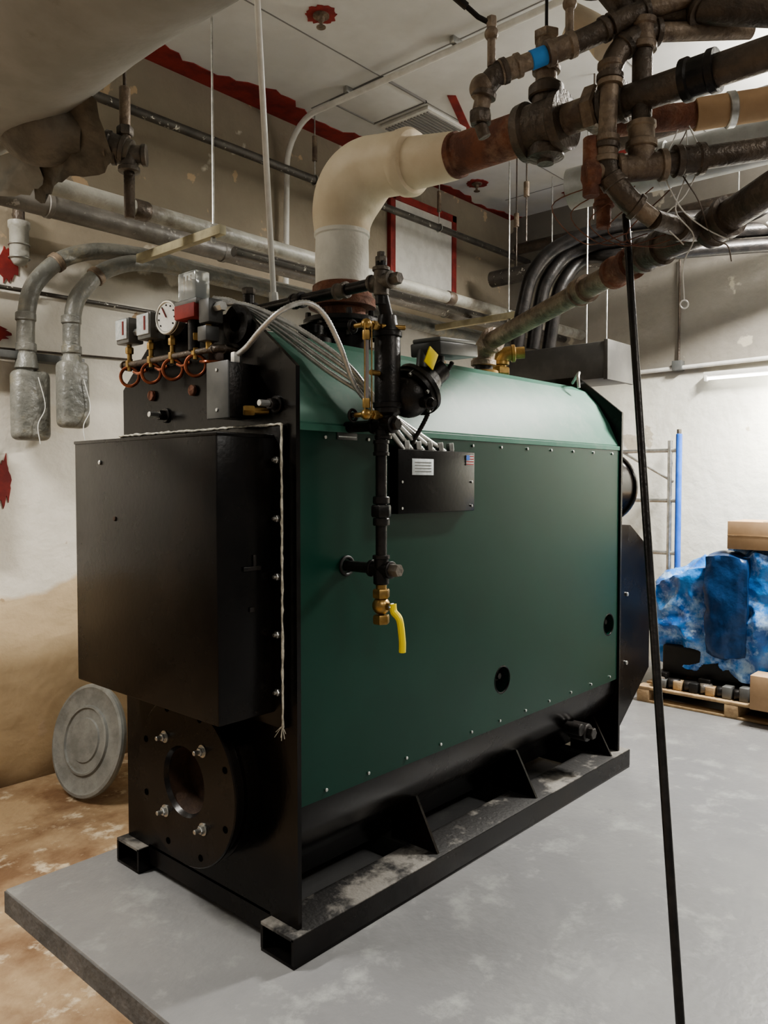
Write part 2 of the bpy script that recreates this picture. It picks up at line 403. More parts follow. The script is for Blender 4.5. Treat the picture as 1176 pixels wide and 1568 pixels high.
g.box((.064, .11, .5), (2.338, 1.048, 1.72), VOID)
g.done(B)
g = G('top_jacket')
half = [(.046, 1.716), (.046, 1.745), (.10, 1.86), (.165, 1.965), (.235, 2.04), (.31, 2.075), (.55, 2.085)]
prof = half + [(1.1 - y, z) for y, z in half[:-1][::-1]]
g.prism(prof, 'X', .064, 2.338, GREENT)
g.box((.064, .036, 1.716), (2.338, .046, 1.738), GREENT, .002)
g.done(B, sharp=15)
g = G('jacket_screws')
for i in range(11):
    x = .18 + i * .207
    for z in (1.697, .52):
        g.cyl((x, .04, z), (x, .034, z), .006, STEEL, 8)
g.done(B)
g = G('hand_holes')
for x, z, r in HOLES:
    g.torus((x, .042, z), (0, 1, 0), r * .93, .004, BLACK, 36, 8)
    g.cyl((x + .01, .11, z + .01), (x + .01, .075, z + .01), r * .4, BLKIRON); g.hexn((x + .01, .075, z + .01), (x + .01, .06, z + .01), r * .25, BLKIRON)
g.cyl((1.95, .1, .30), (1.95, -.0, .30), .045, BLKIRON); g.cyl((1.95, .0, .30), (1.95, -.03, .30), .03, BLKIRON, 6)
g.cyl((1.88, .1, .33), (1.88, -.0, .33), .03, BLKIRON)
g.done(B)
g = G('front_smoke_box')
g.box((.028, .078, .752), (.045, 1.07, 1.732), BLACK, .003)
g.box((-.1935, .12, .80), (.04, 1.01, 1.70), BLACK, .006)
g.box((-.1955, .117, 1.690), (.04, 1.013, 1.702), BLACK, .003)
g.box((-.10, .112, 1.27), (-.03, .122, 1.285), BLKIRON, .003); g.box((-.075, .114, 1.14), (-.055, .122, 1.155), BLKIRON, .002)
g.box((-.06, .114, 1.27), (-.048, .122, 1.32), BLKIRON, .002)
for i in range(5):
    z = 1.62 - i * .1875
    g.hexn((.028, .099, z), (.016, .099, z), .012, STEEL); g.cyl((.016, .099, z), (.006, .099, z), .006, STEEL, 10)
g.cyl((-.1935, .82, 1.62), (-.198, .82, 1.62), .008, STEEL, 8); g.cyl((-.1935, .72, 1.42), (-.198, .72, 1.42), .008, REFR, 8)
g.done(B)
g = G('gasket_rope')
pts = []
for i in range(60): t = i / 59; pts.append((.026, 1.07 - .99 * t, 1.734 + random.uniform(-.0015, .0015)))
for i in range(60): t = i / 59; pts.append((.026, .078 + random.uniform(-.0015, .0015), 1.734 - .975 * t))
g.tube(pts, [random.uniform(.0028, .0052) for _ in pts], ROPE, 8)
for k in range(6): g.tube([(.024, .078, .765), (.02, .078 + random.uniform(-.03, .04), .735 + random.uniform(-.02, .01))], .0012, ROPE, 5)
g.done(B)
g = G('burner_flange')
cy, cz = .50, .50
g.lathe([(0, .12), (0, .285), (.05, .285), (.055, .292), (.066, .292), (.07, .278), (.10, .278), (.105, .12)], (.05, cy, cz), (-1, 0, 0), BLACK, 64, cap=False)
g.lathe([(.0, .115), (.0, .292), (.004, .296), (.012, .296), (.016, .292), (.016, .125), (.0, .115)], (-.053, cy, cz), (-1, 0, 0), BLACK, 64, cap=False)
g.lathe([(0, .125), (.12, .118)], (-.066, cy, cz), (1, 0, 0), REFR, 48, cap=False)
g.lathe([(0, .125), (.003, .125)], (.04, cy, cz), (-1, 0, 0), REFR, 48)
g.lathe([(0, .05), (.003, .05)], (.036, cy - .035, cz), (-1, 0, 0), VOID, 24)
for dy in (-.115, .115):
    for dz in (-.135, .135):
        p = (-.069, cy + dy, cz + dz)
        g.lathe([(0, .022), (.003, .022)], p, (-1, 0, 0), STEEL, 18)
        g.hexn((-.071, p[1], p[2]), (-.085, p[1], p[2]), .015, STEEL); g.cyl((-.085, p[1], p[2]), (-.105, p[1], p[2]), .008, STEEL, 10)
for k in range(8):
    a = math.pi / 8 + k * math.pi / 4; g.cyl((-.068, cy + .26 * math.cos(a), cz + .26 * math.sin(a)), (-.071, cy + .26 * math.cos(a), cz + .26 * math.sin(a)), .012, VOID, 12)
g.done(B)
g = G('rear_smoke_box')
g.prism([(2.357, .12), (2.60, .12), (3.02, .42), (3.02, 1.14), (2.74, 1.30), (2.357, 1.32)], 'Y', .16, .94, BLACK)
g.cyl((2.357, .35, 1.52), (2.80, .35, 1.52), .2, BLACK, 40)
g.cyl((2.76, .35, 1.52), (2.79, .35, 1.52), .215, BLACK, 40)
for z in (.5, .9): g.cyl((2.7, .16, z), (2.7, .15, z), .012, STEEL, 8)
g.done(B)
g = G('side_junction_box')
g.box((.50, -.002, 1.435), (.965, .04, 1.668), BLACK, .004)
g.box((.575, -.004, 1.575), (.70, -.001, 1.635), LABEL, .001)
for k in range(4): g.box((.59, -.0052, 1.587 + k * .011), (.685, -.0045, 1.590 + k * .011), GREYBOX)
g.box((.905, -.004, 1.615), (.955, -.001, 1.655), LABEL, .0008)
for k in range(4): g.box((.905, -.0052, 1.617 + k * .0105), (.955, -.0045, 1.622 + k * .0105), RED)
g.box((.905, -.0056, 1.636), (.926, -.0047, 1.655), BLUE)
for x in (.52, .945):
    for z in (1.455, 1.55): g.cyl((x, -.002, z), (x, -.006, z), .005, STEEL, 8)
g.box((.235, .036, 1.692), (.33, .041, 1.716), DGREYBOX, .001); g.box((.24, .035, 1.70), (.325, .0365, 1.704), LABEL)
g.done(B)
g = G('water_column')
cx, cyy = .28, -.12
g.cyl((cx, cyy, 2.12), (cx, cyy, 2.26), .019, BLKIRON)
g.tee((cx, cyy, 2.195), (0, 1, 0), (0, 0, 1), .019, CAST); g.cyl((cx, cyy, 2.15), (cx, cyy, 2.2), .025, CAST)
g.hexn((cx, cyy, 2.25), (cx, cyy, 2.275), .02, CAST); g.hexn((cx, cyy, 2.275), (cx, cyy, 2.29), .014, CAST)
g.hexn((cx, cyy - .045, 2.195), (cx, cyy - .08, 2.195), .02, CAST)
g.pipe([(cx, cyy, 2.195), (cx, .50, 2.195)], .019, BLKIRON)
g.coupling((cx, .06, 2.195), (0, 1, 0), .02, CAST, .05); g.coupling((cx, .28, 2.195), (0, 1, 0), .02, BLKIRON, .05)
g.pipe([(cx, .50, 2.195), (cx, .56, 2.195), (cx, .56, 2.07)], .02, BLKIRON, fit=BLKIRON)
g.cyl((cx, .56, 2.2), (cx, .56, 2.26), .022, BLKIRON); g.hexn((cx, .56, 2.26), (cx, .56, 2.285), .026, CAST)
g.lathe([(0, .022), (.0, .03), (.02, .032), (.03, .043), (.30, .043), (.32, .034), (.345, .03), (.345, .02)], (cx + .03, cyy, 1.745), (0, 0, 1), BLKIRON)
for z in (1.80, 2.03): g.band((cx + .03, cyy, z), (0, 0, 1), .045, .02, BLKIRON)
g.cyl((cx + .03, cyy, 2.08), (cx, cyy, 2.16), .021, BLKIRON)
for z in (2.05, 1.765):
    g.cyl((cx + .03, cyy, z), (cx - .07, cyy + .005, z), .011, BRASS); g.hexn((cx - .045, cyy, z), (cx - .02, cyy, z), .016, BRASS)
    g.ball((cx - .07, cyy, z), .018, BRASS); g.cyl((cx - .07, cyy, z), (cx - .07, cyy + .05, z), .008, BRASS)
    g.torus((cx - .07, cyy + .06, z), (0, 1, 0), .018, .005, BLKIRON, 20); g.ball((cx - .07, cyy + .06, z), .01, BLKIRON)
g.hexn((cx - .07, cyy, 2.03), (cx - .07, cyy, 2.00), .013, BRASS); g.hexn((cx - .07, cyy, 1.815), (cx - .07, cyy, 1.785), .013, BRASS)
g.cyl((cx - .07, cyy, 1.81), (cx - .07, cyy, 2.0), .008, CLEAR, 14); g.cyl((cx - .064, cyy + .006, 1.81), (cx - .064, cyy + .006, 2.0), .0025, RED, 8)
for q in (-.016, .016): g.cyl((cx - .07 + q, cyy - .008, 1.77), (cx - .07 + q, cyy - .008, 2.05), .0022, BRASS, 8)
g.cyl((cx - .05, cyy, 1.90), (cx + .0, cyy, 1.90), .009, BRASS)
g.cyl((cx - .01, cyy - .01, 2.05), (cx + .06, cyy - .05, 2.05), .008, BRASS)
bc = V((.395, cyy - .02, 1.835)); bd = V((.75, -.15, .55)).normalized()
g.ball(bc, .072, BLKIRON, seg=28)
g.lathe([(0, .07), (.0, .088), (.016, .088), (.018, .094), (.034, .094), (.036, .07), (.05, .06), (.09, .05), (.10, .042), (.15, .04)], bc + bd * .02, bd, BLKIRON, 32)
for a in range(6):
    t = a * math.pi / 3; x_, y_, z_ = basis(bd); c = bc + bd * .012 + x_ * .08 * math.cos(t) + y_ * .08 * math.sin(t)
    g.hexn(c, c + z_ * .05, .008, STEEL)
g.cyl(bc + bd * .13, V((.53, -.14, 1.995)), .036, BLKIRON)
g.cyl((cx + .03, cyy, 1.80), bc + V((-.03, 0, -.01)), .022, BLKIRON)
g.cyl(bc + V((0, -.05, -.02)), bc + V((-.01, -.10, -.03)), .02, BLKIRON); g.cyl(bc + V((-.01, -.10, -.03)), bc + V((-.012, -.12, -.032)), .014, BLKIRON, 6)
rot = Matrix.Rotation(math.radians(-5), 4, 'Y') @ Matrix.Rotation(math.radians(8), 4, 'Z')
g.box((.45, cyy - .085, 1.985), (.72, cyy + .035, 2.03), DGREYBOX, .006, rot)
g.box((.455, cyy - .08, 2.03), (.715, cyy + .03, 2.045), GREYBOX, .005, rot)
g.cyl((.47, -.14, 2.0), (.45, -.15, 1.93), .02, DGREYBOX)
g.box((.385, cyy - .105, 1.925), (.435, cyy - .10, 1.985), YEL, .001, Matrix.Rotation(.5, 4, 'Y'))
g.flex([(.66, -.12, 1.98), (.66, -.06, 1.90), (.62, -.03, 1.78), (.60, .02, 1.69)], .009, BLKIRON)
g.tee((cx + .01, cyy, 1.735), (0, 1, 0), (0, 0, -1), .019, BLKIRON)
g.hexn((cx + .01, cyy - .04, 1.735), (cx + .01, cyy - .065, 1.735), .02, BLKIRON)
g.pipe([(cx + .01, cyy, 1.735), (cx + .01, .05, 1.735)], .019, BLKIRON)
g.cyl((cx, cyy, 1.72), (cx, cyy, 1.27), .0185, BLKIRON)
g.coupling((cx, cyy, 1.66), (0, 0, 1), .019, BLKIRON, .05)
g.hexn((cx, cyy, 1.435), (cx, cyy, 1.475), .034, BLKIRON); g.band((cx, cyy, 1.49), (0, 0, 1), .026, .025, BLKIRON); g.band((cx, cyy, 1.42), (0, 0, 1), .026, .025, BLKIRON)
g.tee((cx, cyy, 1.265), (0, 1, 0), (0, 0, 1), .019, BLKIRON); g.cyl((cx, cyy, 1.265), (cx, cyy, 1.215), .026, BLKIRON)
g.pipe([(cx, cyy, 1.265), (cx, .045, 1.265)], .0185, BLKIRON); g.torus((cx, .038, 1.265), (0, 1, 0), .03, .006, BLACKM)
g.hexn((cx, cyy - .04, 1.265), (cx, cyy - .08, 1.265), .022, CAST)
g.cyl((cx, cyy, 1.225), (cx, cyy, 1.195), .018, BRASS); g.hexn((cx, cyy, 1.20), (cx, cyy, 1.17), .029, BRASS)
g.ball((cx, cyy, 1.145), .03, BRASS); g.hexn((cx, cyy, 1.115), (cx, cyy, 1.085), .028, BRASS)
g.cyl((cx, cyy, 1.145), (cx, cyy - .045, 1.145), .012, BRASS); g.hexn((cx, cyy - .04, 1.145), (cx, cyy - .05, 1.145), .014, STEEL)
g.tube(crom([(cx, cyy - .05, 1.155), (cx, cyy - .055, 1.13), (cx + .005, cyy - .075, 1.105), (cx + .012, cyy - .08, 1.04), (cx + .015, cyy - .078, 1.0)]), [.012] * 16 + [.0115] * 17, YEL, 10)
g.done(B)
g = G('boiler_controls')
xc = -.03; YS = (.89, .74, .60, .46)
def pigtail(y, z):
    g.torus((xc, y, z), (.8, .6, 0), .036, .0062, COPPER, 28)
    g.tube(crom([(xc, y, z + .12), (xc, y, z + .06), (xc, y - .005, z + .034)]), .0062, COPPER, 10)
for y in YS: pigtail(y, 1.95)
for a, b in zip(YS[:-1], YS[1:]): g.tube(crom([(xc, a - .03, 1.965), (xc - .004, (a + b) / 2, 1.955), (xc, b + .03, 1.965)]), .0062, COPPER, 10)
g.tube(crom([(xc, YS[3] - .03, 1.96), (xc, .38, 1.955), (.05, .34, 1.955)]), .0062, COPPER, 10)
g.pipe([(.05, .95, 1.995), (xc, .95, 1.995), (xc, .33, 1.995), (.05, .33, 1.995)], .011, DARKIRON, fit=DARKIRON)
for y in YS:
    g.cyl((xc, y, 1.97), (xc, y, 2.07), .009, BRASS, 12); g.hexn((xc, y, 2.035), (xc, y, 2.06), .015, BRASS); g.hexn((xc, y, 1.985), (xc, y, 2.01), .015, BRASS)
for y in YS[:2]:
    g.box((xc - .03, y - .045, 2.07), (xc + .035, y + .045, 2.165), GREYBOX, .006)
    g.box((xc - .036, y - .040, 2.085), (xc - .028, y + .040, 2.160), LABEL, .003)
    g.box((xc - .038, y - .022, 2.10), (xc - .0355, y - .012, 2.15), RED)
    g.hexn((xc, y - .045, 2.11), (xc, y - .075, 2.11), .014, STEEL)
gd = V((-.93, -.1, 0)).normalized(); gc = V((xc - .01, .60, 2.13))
g.cyl(gc - gd * .03, gc + gd * .012, .060, STEEL, 36); g.torus(gc + gd * .012, gd, .055, .006, STEEL, 36)
g.cyl(gc + gd * .010, gc + gd * .014, .052, DIAL, 36)
gu = V((gd.y, -gd.x, 0))
g.tube([gc + gd * .017, gc + gd * .017 + (gu * .5 + V((0, 0, .8))).normalized() * .038], .0025, RED, 6)
for k in range(9):
    a = math.radians(-40 + k * 32); g.ball(gc + gd * .015 + gu * .042 * math.cos(a) + V((0, 0, 1)) * .042 * math.sin(a), .0032, BLACKM, seg=6)
g.box((xc - .04, .41, 2.105), (xc + .03, .53, 2.155), RED, .006); g.box((xc - .035, .405, 2.15), (xc + .035, .535, 2.17), GREYBOX, .004)
g.box((xc - .03, .415, 2.17), (xc + .03, .52, 2.265), CLEAR, .006); g.box((xc - .02, .43, 2.175), (xc + .02, .505, 2.235), GREYBOX, .004)
for k in range(3): g.cyl((xc - .022, .445 + k * .02, 2.2), (xc - .022, .445 + k * .02, 2.25), .004, BRASS, 8)
g.cyl((xc, .47, 2.0), (xc, .47, 2.11), .02, BLKIRON)
g.box((xc - .03, .34, 2.08), (xc + .03, .40, 2.16), DGREYBOX, .006); g.box((xc - .035, .35, 2.02), (xc + .02, .40, 2.07), DGREYBOX, .004)
g.cyl((xc, .38, 1.995), (xc, .38, 2.08), .013, BRASS)
g.hexn((xc, .34, 2.13), (xc, .30, 2.13), .017, STEEL)
g.box((-.06, .235, 1.76), (.045, .345, 1.94), BLKIRON, .006); g.box((-.066, .231, 1.757), (-.058, .349, 1.943), DGREYBOX, .003)
g.cyl((-.065, .29, 1.915), (-.07, .29, 1.915), .006, STEEL, 8); g.cyl((-.065, .29, 1.785), (-.07, .29, 1.785), .006, STEEL, 8)
g.hexn((-.01, .26, 1.94), (-.01, .26, 1.975), .018, STEEL)
for y, z in ((.76, 1.80), (.12, 1.80)):
    g.cyl((.045, y, z), (.035, y, z), .028, BLKIRON); g.hexn((.035, y, z), (.01, y, z), .02, BLKIRON); g.cyl((.01, y, z), (-.03, y, z), .011, STEEL, 10)
g.cyl((.045, .165, 1.78), (-.02, .19, 1.78), .012, BRASS); g.hexn((-.0, .18, 1.78), (-.03, .2, 1.78), .018, BRASS)
g.lathe([(0, .065), (.02, .065)], (.045, .31, 2.08), (-1, 0, 0), BLKIRON, 28); g.lathe([(0, .025), (.003, .025)], (.024, .31, 2.08), (-1, 0, 0), VOID, 20)
g.box((.02, .37, 1.93), (.045, .46, 2.02), REFR, .004)
g.cyl((.045, .85, 1.88), (.03, .85, 1.88), .02, RUST); g.cyl((.045, .58, 1.88), (.03, .58, 1.88), .02, RUST)
g.done(B)
g = G('flexible_conduits')
g.flex([(-.01, .26, 1.965), (-.015, .20, 1.985), (-.02, .12, 2.03), (-.005, .04, 2.08), (.06, .0, 2.11), (.12, -.02, 2.08), (.18, -.03, 1.99), (.26, -.02, 1.87), (.40, .0, 1.78), (.55, .015, 1.665)], .0095, FLEX)
for k in range(4):
    o = k * .03
    g.flex([(-.0, .40, 2.145 + .01 * k), (.05, .33, 2.155), (.11 + o * .3, .23, 2.115 - o * .6), (.20 + o * .6, .11, 2.03 - o * 1.1), (.30 + o, .03, 1.93 - o), (.42 + o * 1.4, .018, 1.81 - o * .5), (.60 + o * 2.2, .018, 1.665)], .0095, FLEX)
for k in range(5): g.hexn((.56 + k * .066, .016, 1.70), (.56 + k * .066 + .005, .016, 1.668), .016, STEEL)
g.flex([(2.30, .30, 2.09), (2.22, .22, 2.13), (2.14, .18, 2.10), (2.13, .17, 2.04)], .009, STEEL)
g.done(B)
g = G('boiler_safety_nozzles')
g.cyl((.77, .55, 2.08), (.77, .55, 2.19), .12, BLACK, 40); g.cyl((.77, .55, 2.17), (.77, .55, 2.20), .165, BLACK, 40); g.cyl((.77, .55, 2.21), (.77, .55, 2.235), .165, BLKIRON, 40)
for k in range(8):
    a = k * math.pi / 4 + .2; g.hexn((.77 + .145 * math.cos(a), .55 + .145 * math.sin(a), 2.15), (.77 + .145 * math.cos(a), .55 + .145 * math.sin(a), 2.26), .013, BLKIRON)
g.lathe([(0, .08), (.03, .08), (.05, .05), (.08, .05)], (.47, .42, 2.07), (0, 0, 1), BLACK)
g.done(B)

# ------------------------------------------------------------------ insulated steam header
H = empty('insulated_steam_header')
g = G('riser_and_elbow')
g.cyl((.77, .55, 2.235), (.77, .55, 2.29), .10, RUST, 36)
g.lathe([(0, .115), (.0, .142), (.03, .145), (.05, .128), (.09, .125), (.10, .11)], (.77, .55, 2.285), (0, 0, 1), RUST, 40)
g.lathe([(0, .10), (.0, .112), (.12, .114), (.21, .112), (.215, .118), (.23, .118), (.235, .112), (.28, .112)], (.77, .55, 2.37), (0, 0, 1), WHITEI, 40)
el = fillet([(.77, .55, 2.60), (.77, .55, 2.85), (.77, .17, 2.80)], .225, 26)
g.tube(el, [.117 + .026 * math.sin(math.pi * min(1, i / (len(el) - 1))) for i in range(len(el))], CREAM, 40)
g.done(H)
g = G('header_run')
d = V((0, -1, 0))
g.lathe([(0, .115), (0, .126), (.03, .128), (.05, .116), (.055, .10)], (.77, .20, 2.80), V((0, -1, -.13)), CREAM, 40)
g.lathe([(0, .098), (.21, .085), (.22, .08)], (.77, .17, 2.79), V((0, -1, -.13)), CREAM, 36)
g.cyl((.77, -.02, 2.762), (.77, -.36, 2.76), .073, RUST, 36)
g.band((.77, -.055, 2.762), d, .077, .03, RUST, 36)
g.lathe([(0, .08), (0, .095), (.03, .098), (.04, .085), (.13, .085), (.14, .098), (.17, .095), (.17, .07)], (.77, -.34, 2.755), d, DARKIRON, 32)
g.cyl((.77, -.43, 2.755), (.77, -.43, 2.90), .048, DARKIRON); g.band((.77, -.43, 2.87), (0, 0, 1), .056, .04, DARKIRON)
g.cyl((.77, -.43, 2.755), (.77, -.43, 2.66), .055, DARKIRON); g.lathe([(0, .06), (.03, .062), (.04, .03), (.05, .028)], (.77, -.43, 2.68), (0, 0, -1), DARKIRON)
g.cyl((.77, -.5, 2.755), (.77, -.60, 2.755), .05, OLDPIPE); g.hexn((.77, -.585, 2.755), (.77, -.635, 2.755), .075, OLDPIPE)
g.coupling((.77, -.68, 2.75), d, .045, DARKIRON, .08)
g.cyl((.77, -.60, 2.75), (.77, -1.9, 2.745), .046, DARKIRON, 28)
g.coupling((.77, -.95, 2.75), d, .045, BLKIRON, .1)
g.cyl((.77, -.43, 2.88), (.77, -.43, 3.05), .036, OLDPIPE); g.coupling((.77, -.43, 2.97), (0, 0, 1), .034, OLDPIPE, .07); g.hexn((.77, -.43, 3.04), (.77, -.43, 3.07), .045, OLDPIPE)
g.cyl((.77, -.43, 3.07), (.77, -.43, 4.1), .006, BLKIRON, 8)
g.done(H)

g = G('steam_supply_pipe')
g.cyl((1.84, .57, 2.06), (1.84, .57, 2.20), .05, BLKIRON); g.band((1.84, .57, 2.12), (0, 0, 1), .075, .03, BRASS)
S = [V((1.84, .57, 2.10)), V((1.84, .57, 2.27)), V((1.46, -.20, 2.36)), V((1.18, -.63, 2.385)), V((1.03, -.92, 2.39)), V((.92, -1.10, 2.42)), V((.6, -1.65, 2.5))]
g.pipe(S[:3], .045, OLDPIPE, bend=.06, fit=OLDPIPE)
g.tube([S[2], S[3]], .045, OLDPIPE, 24); g.coupling(S[2].lerp(S[3], .02), S[3] - S[2], .043, OLDPIPE, .08)
g.coupling(S[2].lerp(S[3], .62), S[3] - S[2], .045, RUST, .14)
g.tube([S[3], S[4], S[5], S[6]], .05, DARKIRON, 24); g.coupling(S[3], S[4] - S[3], .046, DARKIRON, .12); g.coupling(S[4], S[5] - S[4], .048, DARKIRON, .10)
g.cyl((2.0, .57, 2.07), (2.0, .57, 2.17), .035, BRASS); g.hexn((2.0, .57, 2.13), (2.0, .57, 2.17), .055, BRASS)
g.pipe([(2.0, .57, 2.16), (2.0, .57, 2.24), (2.08, .47, 2.25)], .032, BRASS, fit=BRASS)
g.done()

# ------------------------------------------------------------------ overhead valve cluster
g = G('overhead_pipe_cluster')
A = [V((.44, -.42, 2.80)), V((.65, -.65, 2.92)), V((.73, -.74, 2.985)), V((.92, -.94, 3.07)), V((1.3, -1.35, 3.2))]
g.pipe([V((.43, -.40, 2.70)), A[0], A[1], A[2], A[3]], .026, OLDPIPE, fit=DARKIRON)
g.tube([A[3], A[4]], .026, OLDPIPE)
g.coupling(A[0].lerp(A[1], .22), A[1] - A[0], .026, OLDPIPE); g.coupling(A[0].lerp(A[1], .72), A[1] - A[0], .028, OLDPIPE, .09)
tp = A[0].lerp(A[1], .50); g.cyl(tp - (A[1] - A[0]) * .08, tp + (A[1] - A[0]) * .08, .0285, TAPE)
g.hexn((.43, -.40, 2.70), (.43, -.40, 2.66), .036, DARKIRON); g.cyl((.43, -.40, 2.66), (.44, -.41, 2.62), .02, DARKIRON)
g.ball((.435, -.405, 2.77), .042, OLDPIPE)
for q, sg in ((V((.445, -.43, 2.83)), 1), (V((.62, -.60, 2.93)), -1)):
    g.cyl(q, q + V((0, 0, .09)), .013, OLDPIPE, 12); g.ball(q + V((0, 0, .10)), .022, OLDPIPE); g.hexn(q + V((0, 0, .115)), q + V((0, 0, .15)), .017, OLDPIPE)
    g.tube([q + V((0, 0, .13)), q + V((-.03, .03, .15)), q + V((-.09, .07, .20))], .008, BLKIRON, 8)
    g.cyl(q + V((-.06, .05, .175)), q + V((-.10, .08, .21)), .012, BLKIRON, 10)
P1 = [V((1.05, -1.0, 2.98)), V((.76, -.76, 2.94)), V((.70, -.70, 2.86)), V((.69, -.69, 2.53)), V((.72, -.73, 2.44)), V((.80, -.80, 2.37)), V((.98, -.80, 2.37))]
g.pipe(P1[:6], .028, OLDPIPE, fit=DARKIRON); g.coupling(P1[2].lerp(P1[3], .15), (0, 0, 1), .028, OLDPIPE, .07)
g.coupling(P1[2].lerp(P1[3], .85), (0, 0, 1), .029, OLDPIPE, .08)
g.pipe([P1[5], V((1.0, -.84, 2.375)), V((1.06, -.86, 2.39))], .03, DARKIRON, fit=DARKIRON)
g.cyl((.77, -.77, 3.3), (.77, -.77, 2.5), .031, DARKIRON); g.coupling((.77, -.77, 2.93), (0, 0, 1), .031, OLDPIPE, .09); g.coupling((.77, -.77, 2.63), (0, 0, 1), .032, OLDPIPE, .07)
g.tee((.77, -.77, 2.53), V((.6, -.65, .1)), (0, 0, 1), .032, OLDPIPE)
g.tube([(.77, -.77, 2.53), (.88, -.89, 2.555), (1.35, -1.42, 2.66)], .035, DARKIRON); g.coupling((.87, -.88, 2.553), V((.6, -.65, .1)), .035, DARKIRON, .09)
g.cyl((.77, -.77, 2.53), (.66, -.65, 2.51), .034, OLDPIPE); g.hexn((.68, -.67, 2.51), (.65, -.64, 2.505), .045, RUST)
g.cyl((.665, -.655, 2.62), (.665, -.655, 2.44), .026, RUST)
g.cyl((.86, -.60, 2.40), (.86, -.60, 2.66), .024, RUST); g.coupling((.86, -.60, 2.5), (0, 0, 1), .025, RUST, .06)
g.tube([(.98, -.75, 3.22), (.88, -.92, 3.0), (1.0, -1.15, 2.95), (1.2, -1.6, 3.0)], .042, DARKIRON); g.coupling((.90, -.90, 3.02), V((-.1, -.17, -.2)), .042, DARKIRON, .09)
g.tube([(.70, -.62, 3.35), (.72, -.66, 3.12), (.78, -.72, 3.02), (1.0, -.95, 3.02)], .045, DARKIRON); g.coupling((.71, -.64, 3.16), (0, 0, 1), .046, DARKIRON, .12)
g.tube(crom([(.80, -.50, 3.10), (.86, -.56, 3.06), (.84, -.62, 2.98)]), .05, CREAM, 16)
g.done()
g = G('wrapped_pipe')
g.tube([(1.25, -.75, 2.86), (1.6, -1.25, 2.92), (2.2, -2.1, 3.0)], .055, CARD, 20); g.band((1.32, -.85, 2.87), V((.35, -.5, .06)), .058, .03, STEEL)
g.tube([(1.02, -.50, 2.82), (1.25, -.75, 2.86)], .045, RUST, 20)
g.done()
g = G('hanging_wires')
W0 = V((.90, -.86, 2.66))
for pts in ([(0, 0, 0), (.01, 0, -.12), (-.03, .02, -.25), (.02, -.02, -.33), (-.01, 0, -.42), (.0, .0, -.53)],
            [(0, 0, 0), (-.03, .02, -.1), (.03, -.03, -.22), (.06, -.06, -.33), (.09, -.1, -.36), (.1, -.11, -.41)],
            [(.02, 0, .02), (.04, -.03, -.08), (0, .0, -.2), (-.05, .05, -.28), (-.01, 0, -.36)],
            [(-.02, .02, 0), (-.05, .05, -.12), (-.02, .01, -.24), (.04, -.04, -.3), (.1, -.1, -.34)]):
    g.tube(crom([W0 + V(p) for p in pts], 6), .0022, WHITEP if random.random() < .6 else DARKIRON, 6)
g.torus(W0 + V((0, 0, -.545)), (.7, .6, 0), .013, .0025, WHITEP, 14, 6)
for k in range(5):
    a = V((.78 + .05 * k, -.62 - .04 * k, 2.52)); g.tube(crom([a, a + V((-.12, .10, -.08 - .02 * k)), a + V((-.05, .02, -.2)), a + V((.06, -.08, -.16))], 6), .002, RUST, 5)
g.done()
g = G('leaning_steel_rod'); g.cyl((.92, -.65, 2.45), (.41, -1.08, 0.0), .0125, BLKIRON, 16); g.done()
g = G('white_drop_pipe'); g.cyl((-.14, .07, 4.1), (.33, .47, 2.20), .0108, WHITEP, 16); g.hexn((.315, .458, 2.26), (.33, .47, 2.20), .018, WHITEP); g.done()

# ------------------------------------------------------------------ large overhead insulated duct
g = G('insulated_overhead_duct')
segs = 48; L0, L1 = 1.52, -2.6; n = 60
vs = []; fs = []
for i in range(n + 1):
    y = L0 + (L1 - L0) * i / n
    for k in range(segs):
        a = 2 * math.pi * k / segs
        r = .35 + .006 * math.sin(3 * a + y * 5) + random.uniform(-.0012, .0012)
        vs.append((-.60 + r * math.cos(a), y, 3.02 + r * math.sin(a)))
for i in range(n):
    for k in range(segs): fs.append([i * segs + k, i * segs + (k + 1) % segs, (i + 1) * segs + (k + 1) % segs, (i + 1) * segs + k])
fs.append(list(range(segs))); fs.append([n * segs + k for k in range(segs)])
g.add(vs, fs, CANVAS)
for y in (-.2, -1.1): g.torus((-.6, y, 3.02), (0, 1, 0), .351, .003, CANVAS, 48, 8)
for y in (1.2, -.9, -2.2): g.cyl((-.6, y, 3.3), (-.6, y, 4.095), .008, STEEL, 8)
def flap(o, u, v, nu, nv, m, amp=.03):
    vs = []; fs = []
    for i in range(nu + 1):
        for j in range(nv + 1):
            s_, t = i / nu, j / nv
            ed = random.uniform(-.02, .02) if j == nv else 0
            vs.append(V(o) + V(u) * s_ + V(v) * (t + ed * 2) + V((-.1, -.1, 0)) * (amp * 8 * math.sin(7 * s_ + 5 * t) * t) + V((random.uniform(-1, 1), random.uniform(-1, 1), random.uniform(-1, 1))) * amp * .25)
    for i in range(nu):
        for j in range(nv): fs.append([i * (nv + 1) + j, (i + 1) * (nv + 1) + j, (i + 1) * (nv + 1) + j + 1, i * (nv + 1) + j + 1])
    g.add(vs, fs, m)
flap((-.42, .95, 2.72), (.06, -.42, .05), (.10, .06, -.16), 14, 8, DCANVAS)
flap((-.46, 1.35, 2.68), (.05, -.5, .03), (.06, .05, -.12), 14, 8, CANVAS)
g.ball((-.40, .80, 2.72), .13, DCANVAS, (1.0, 1.2, .8))
g.lathe([(0, .10), (.08, .075), (.14, .055)], (-.42, .76, 2.73), V((.23, -.17, -.06)), DCANVAS, 24)
g.tube([(-.36, .74, 2.72), (-.20, .60, 2.66), (-.19, .59, 2.655)], .042, DCANVAS, 24)
g.coupling((-.23, .62, 2.67), V((.16, -.14, -.06)), .034, CAST, .07)
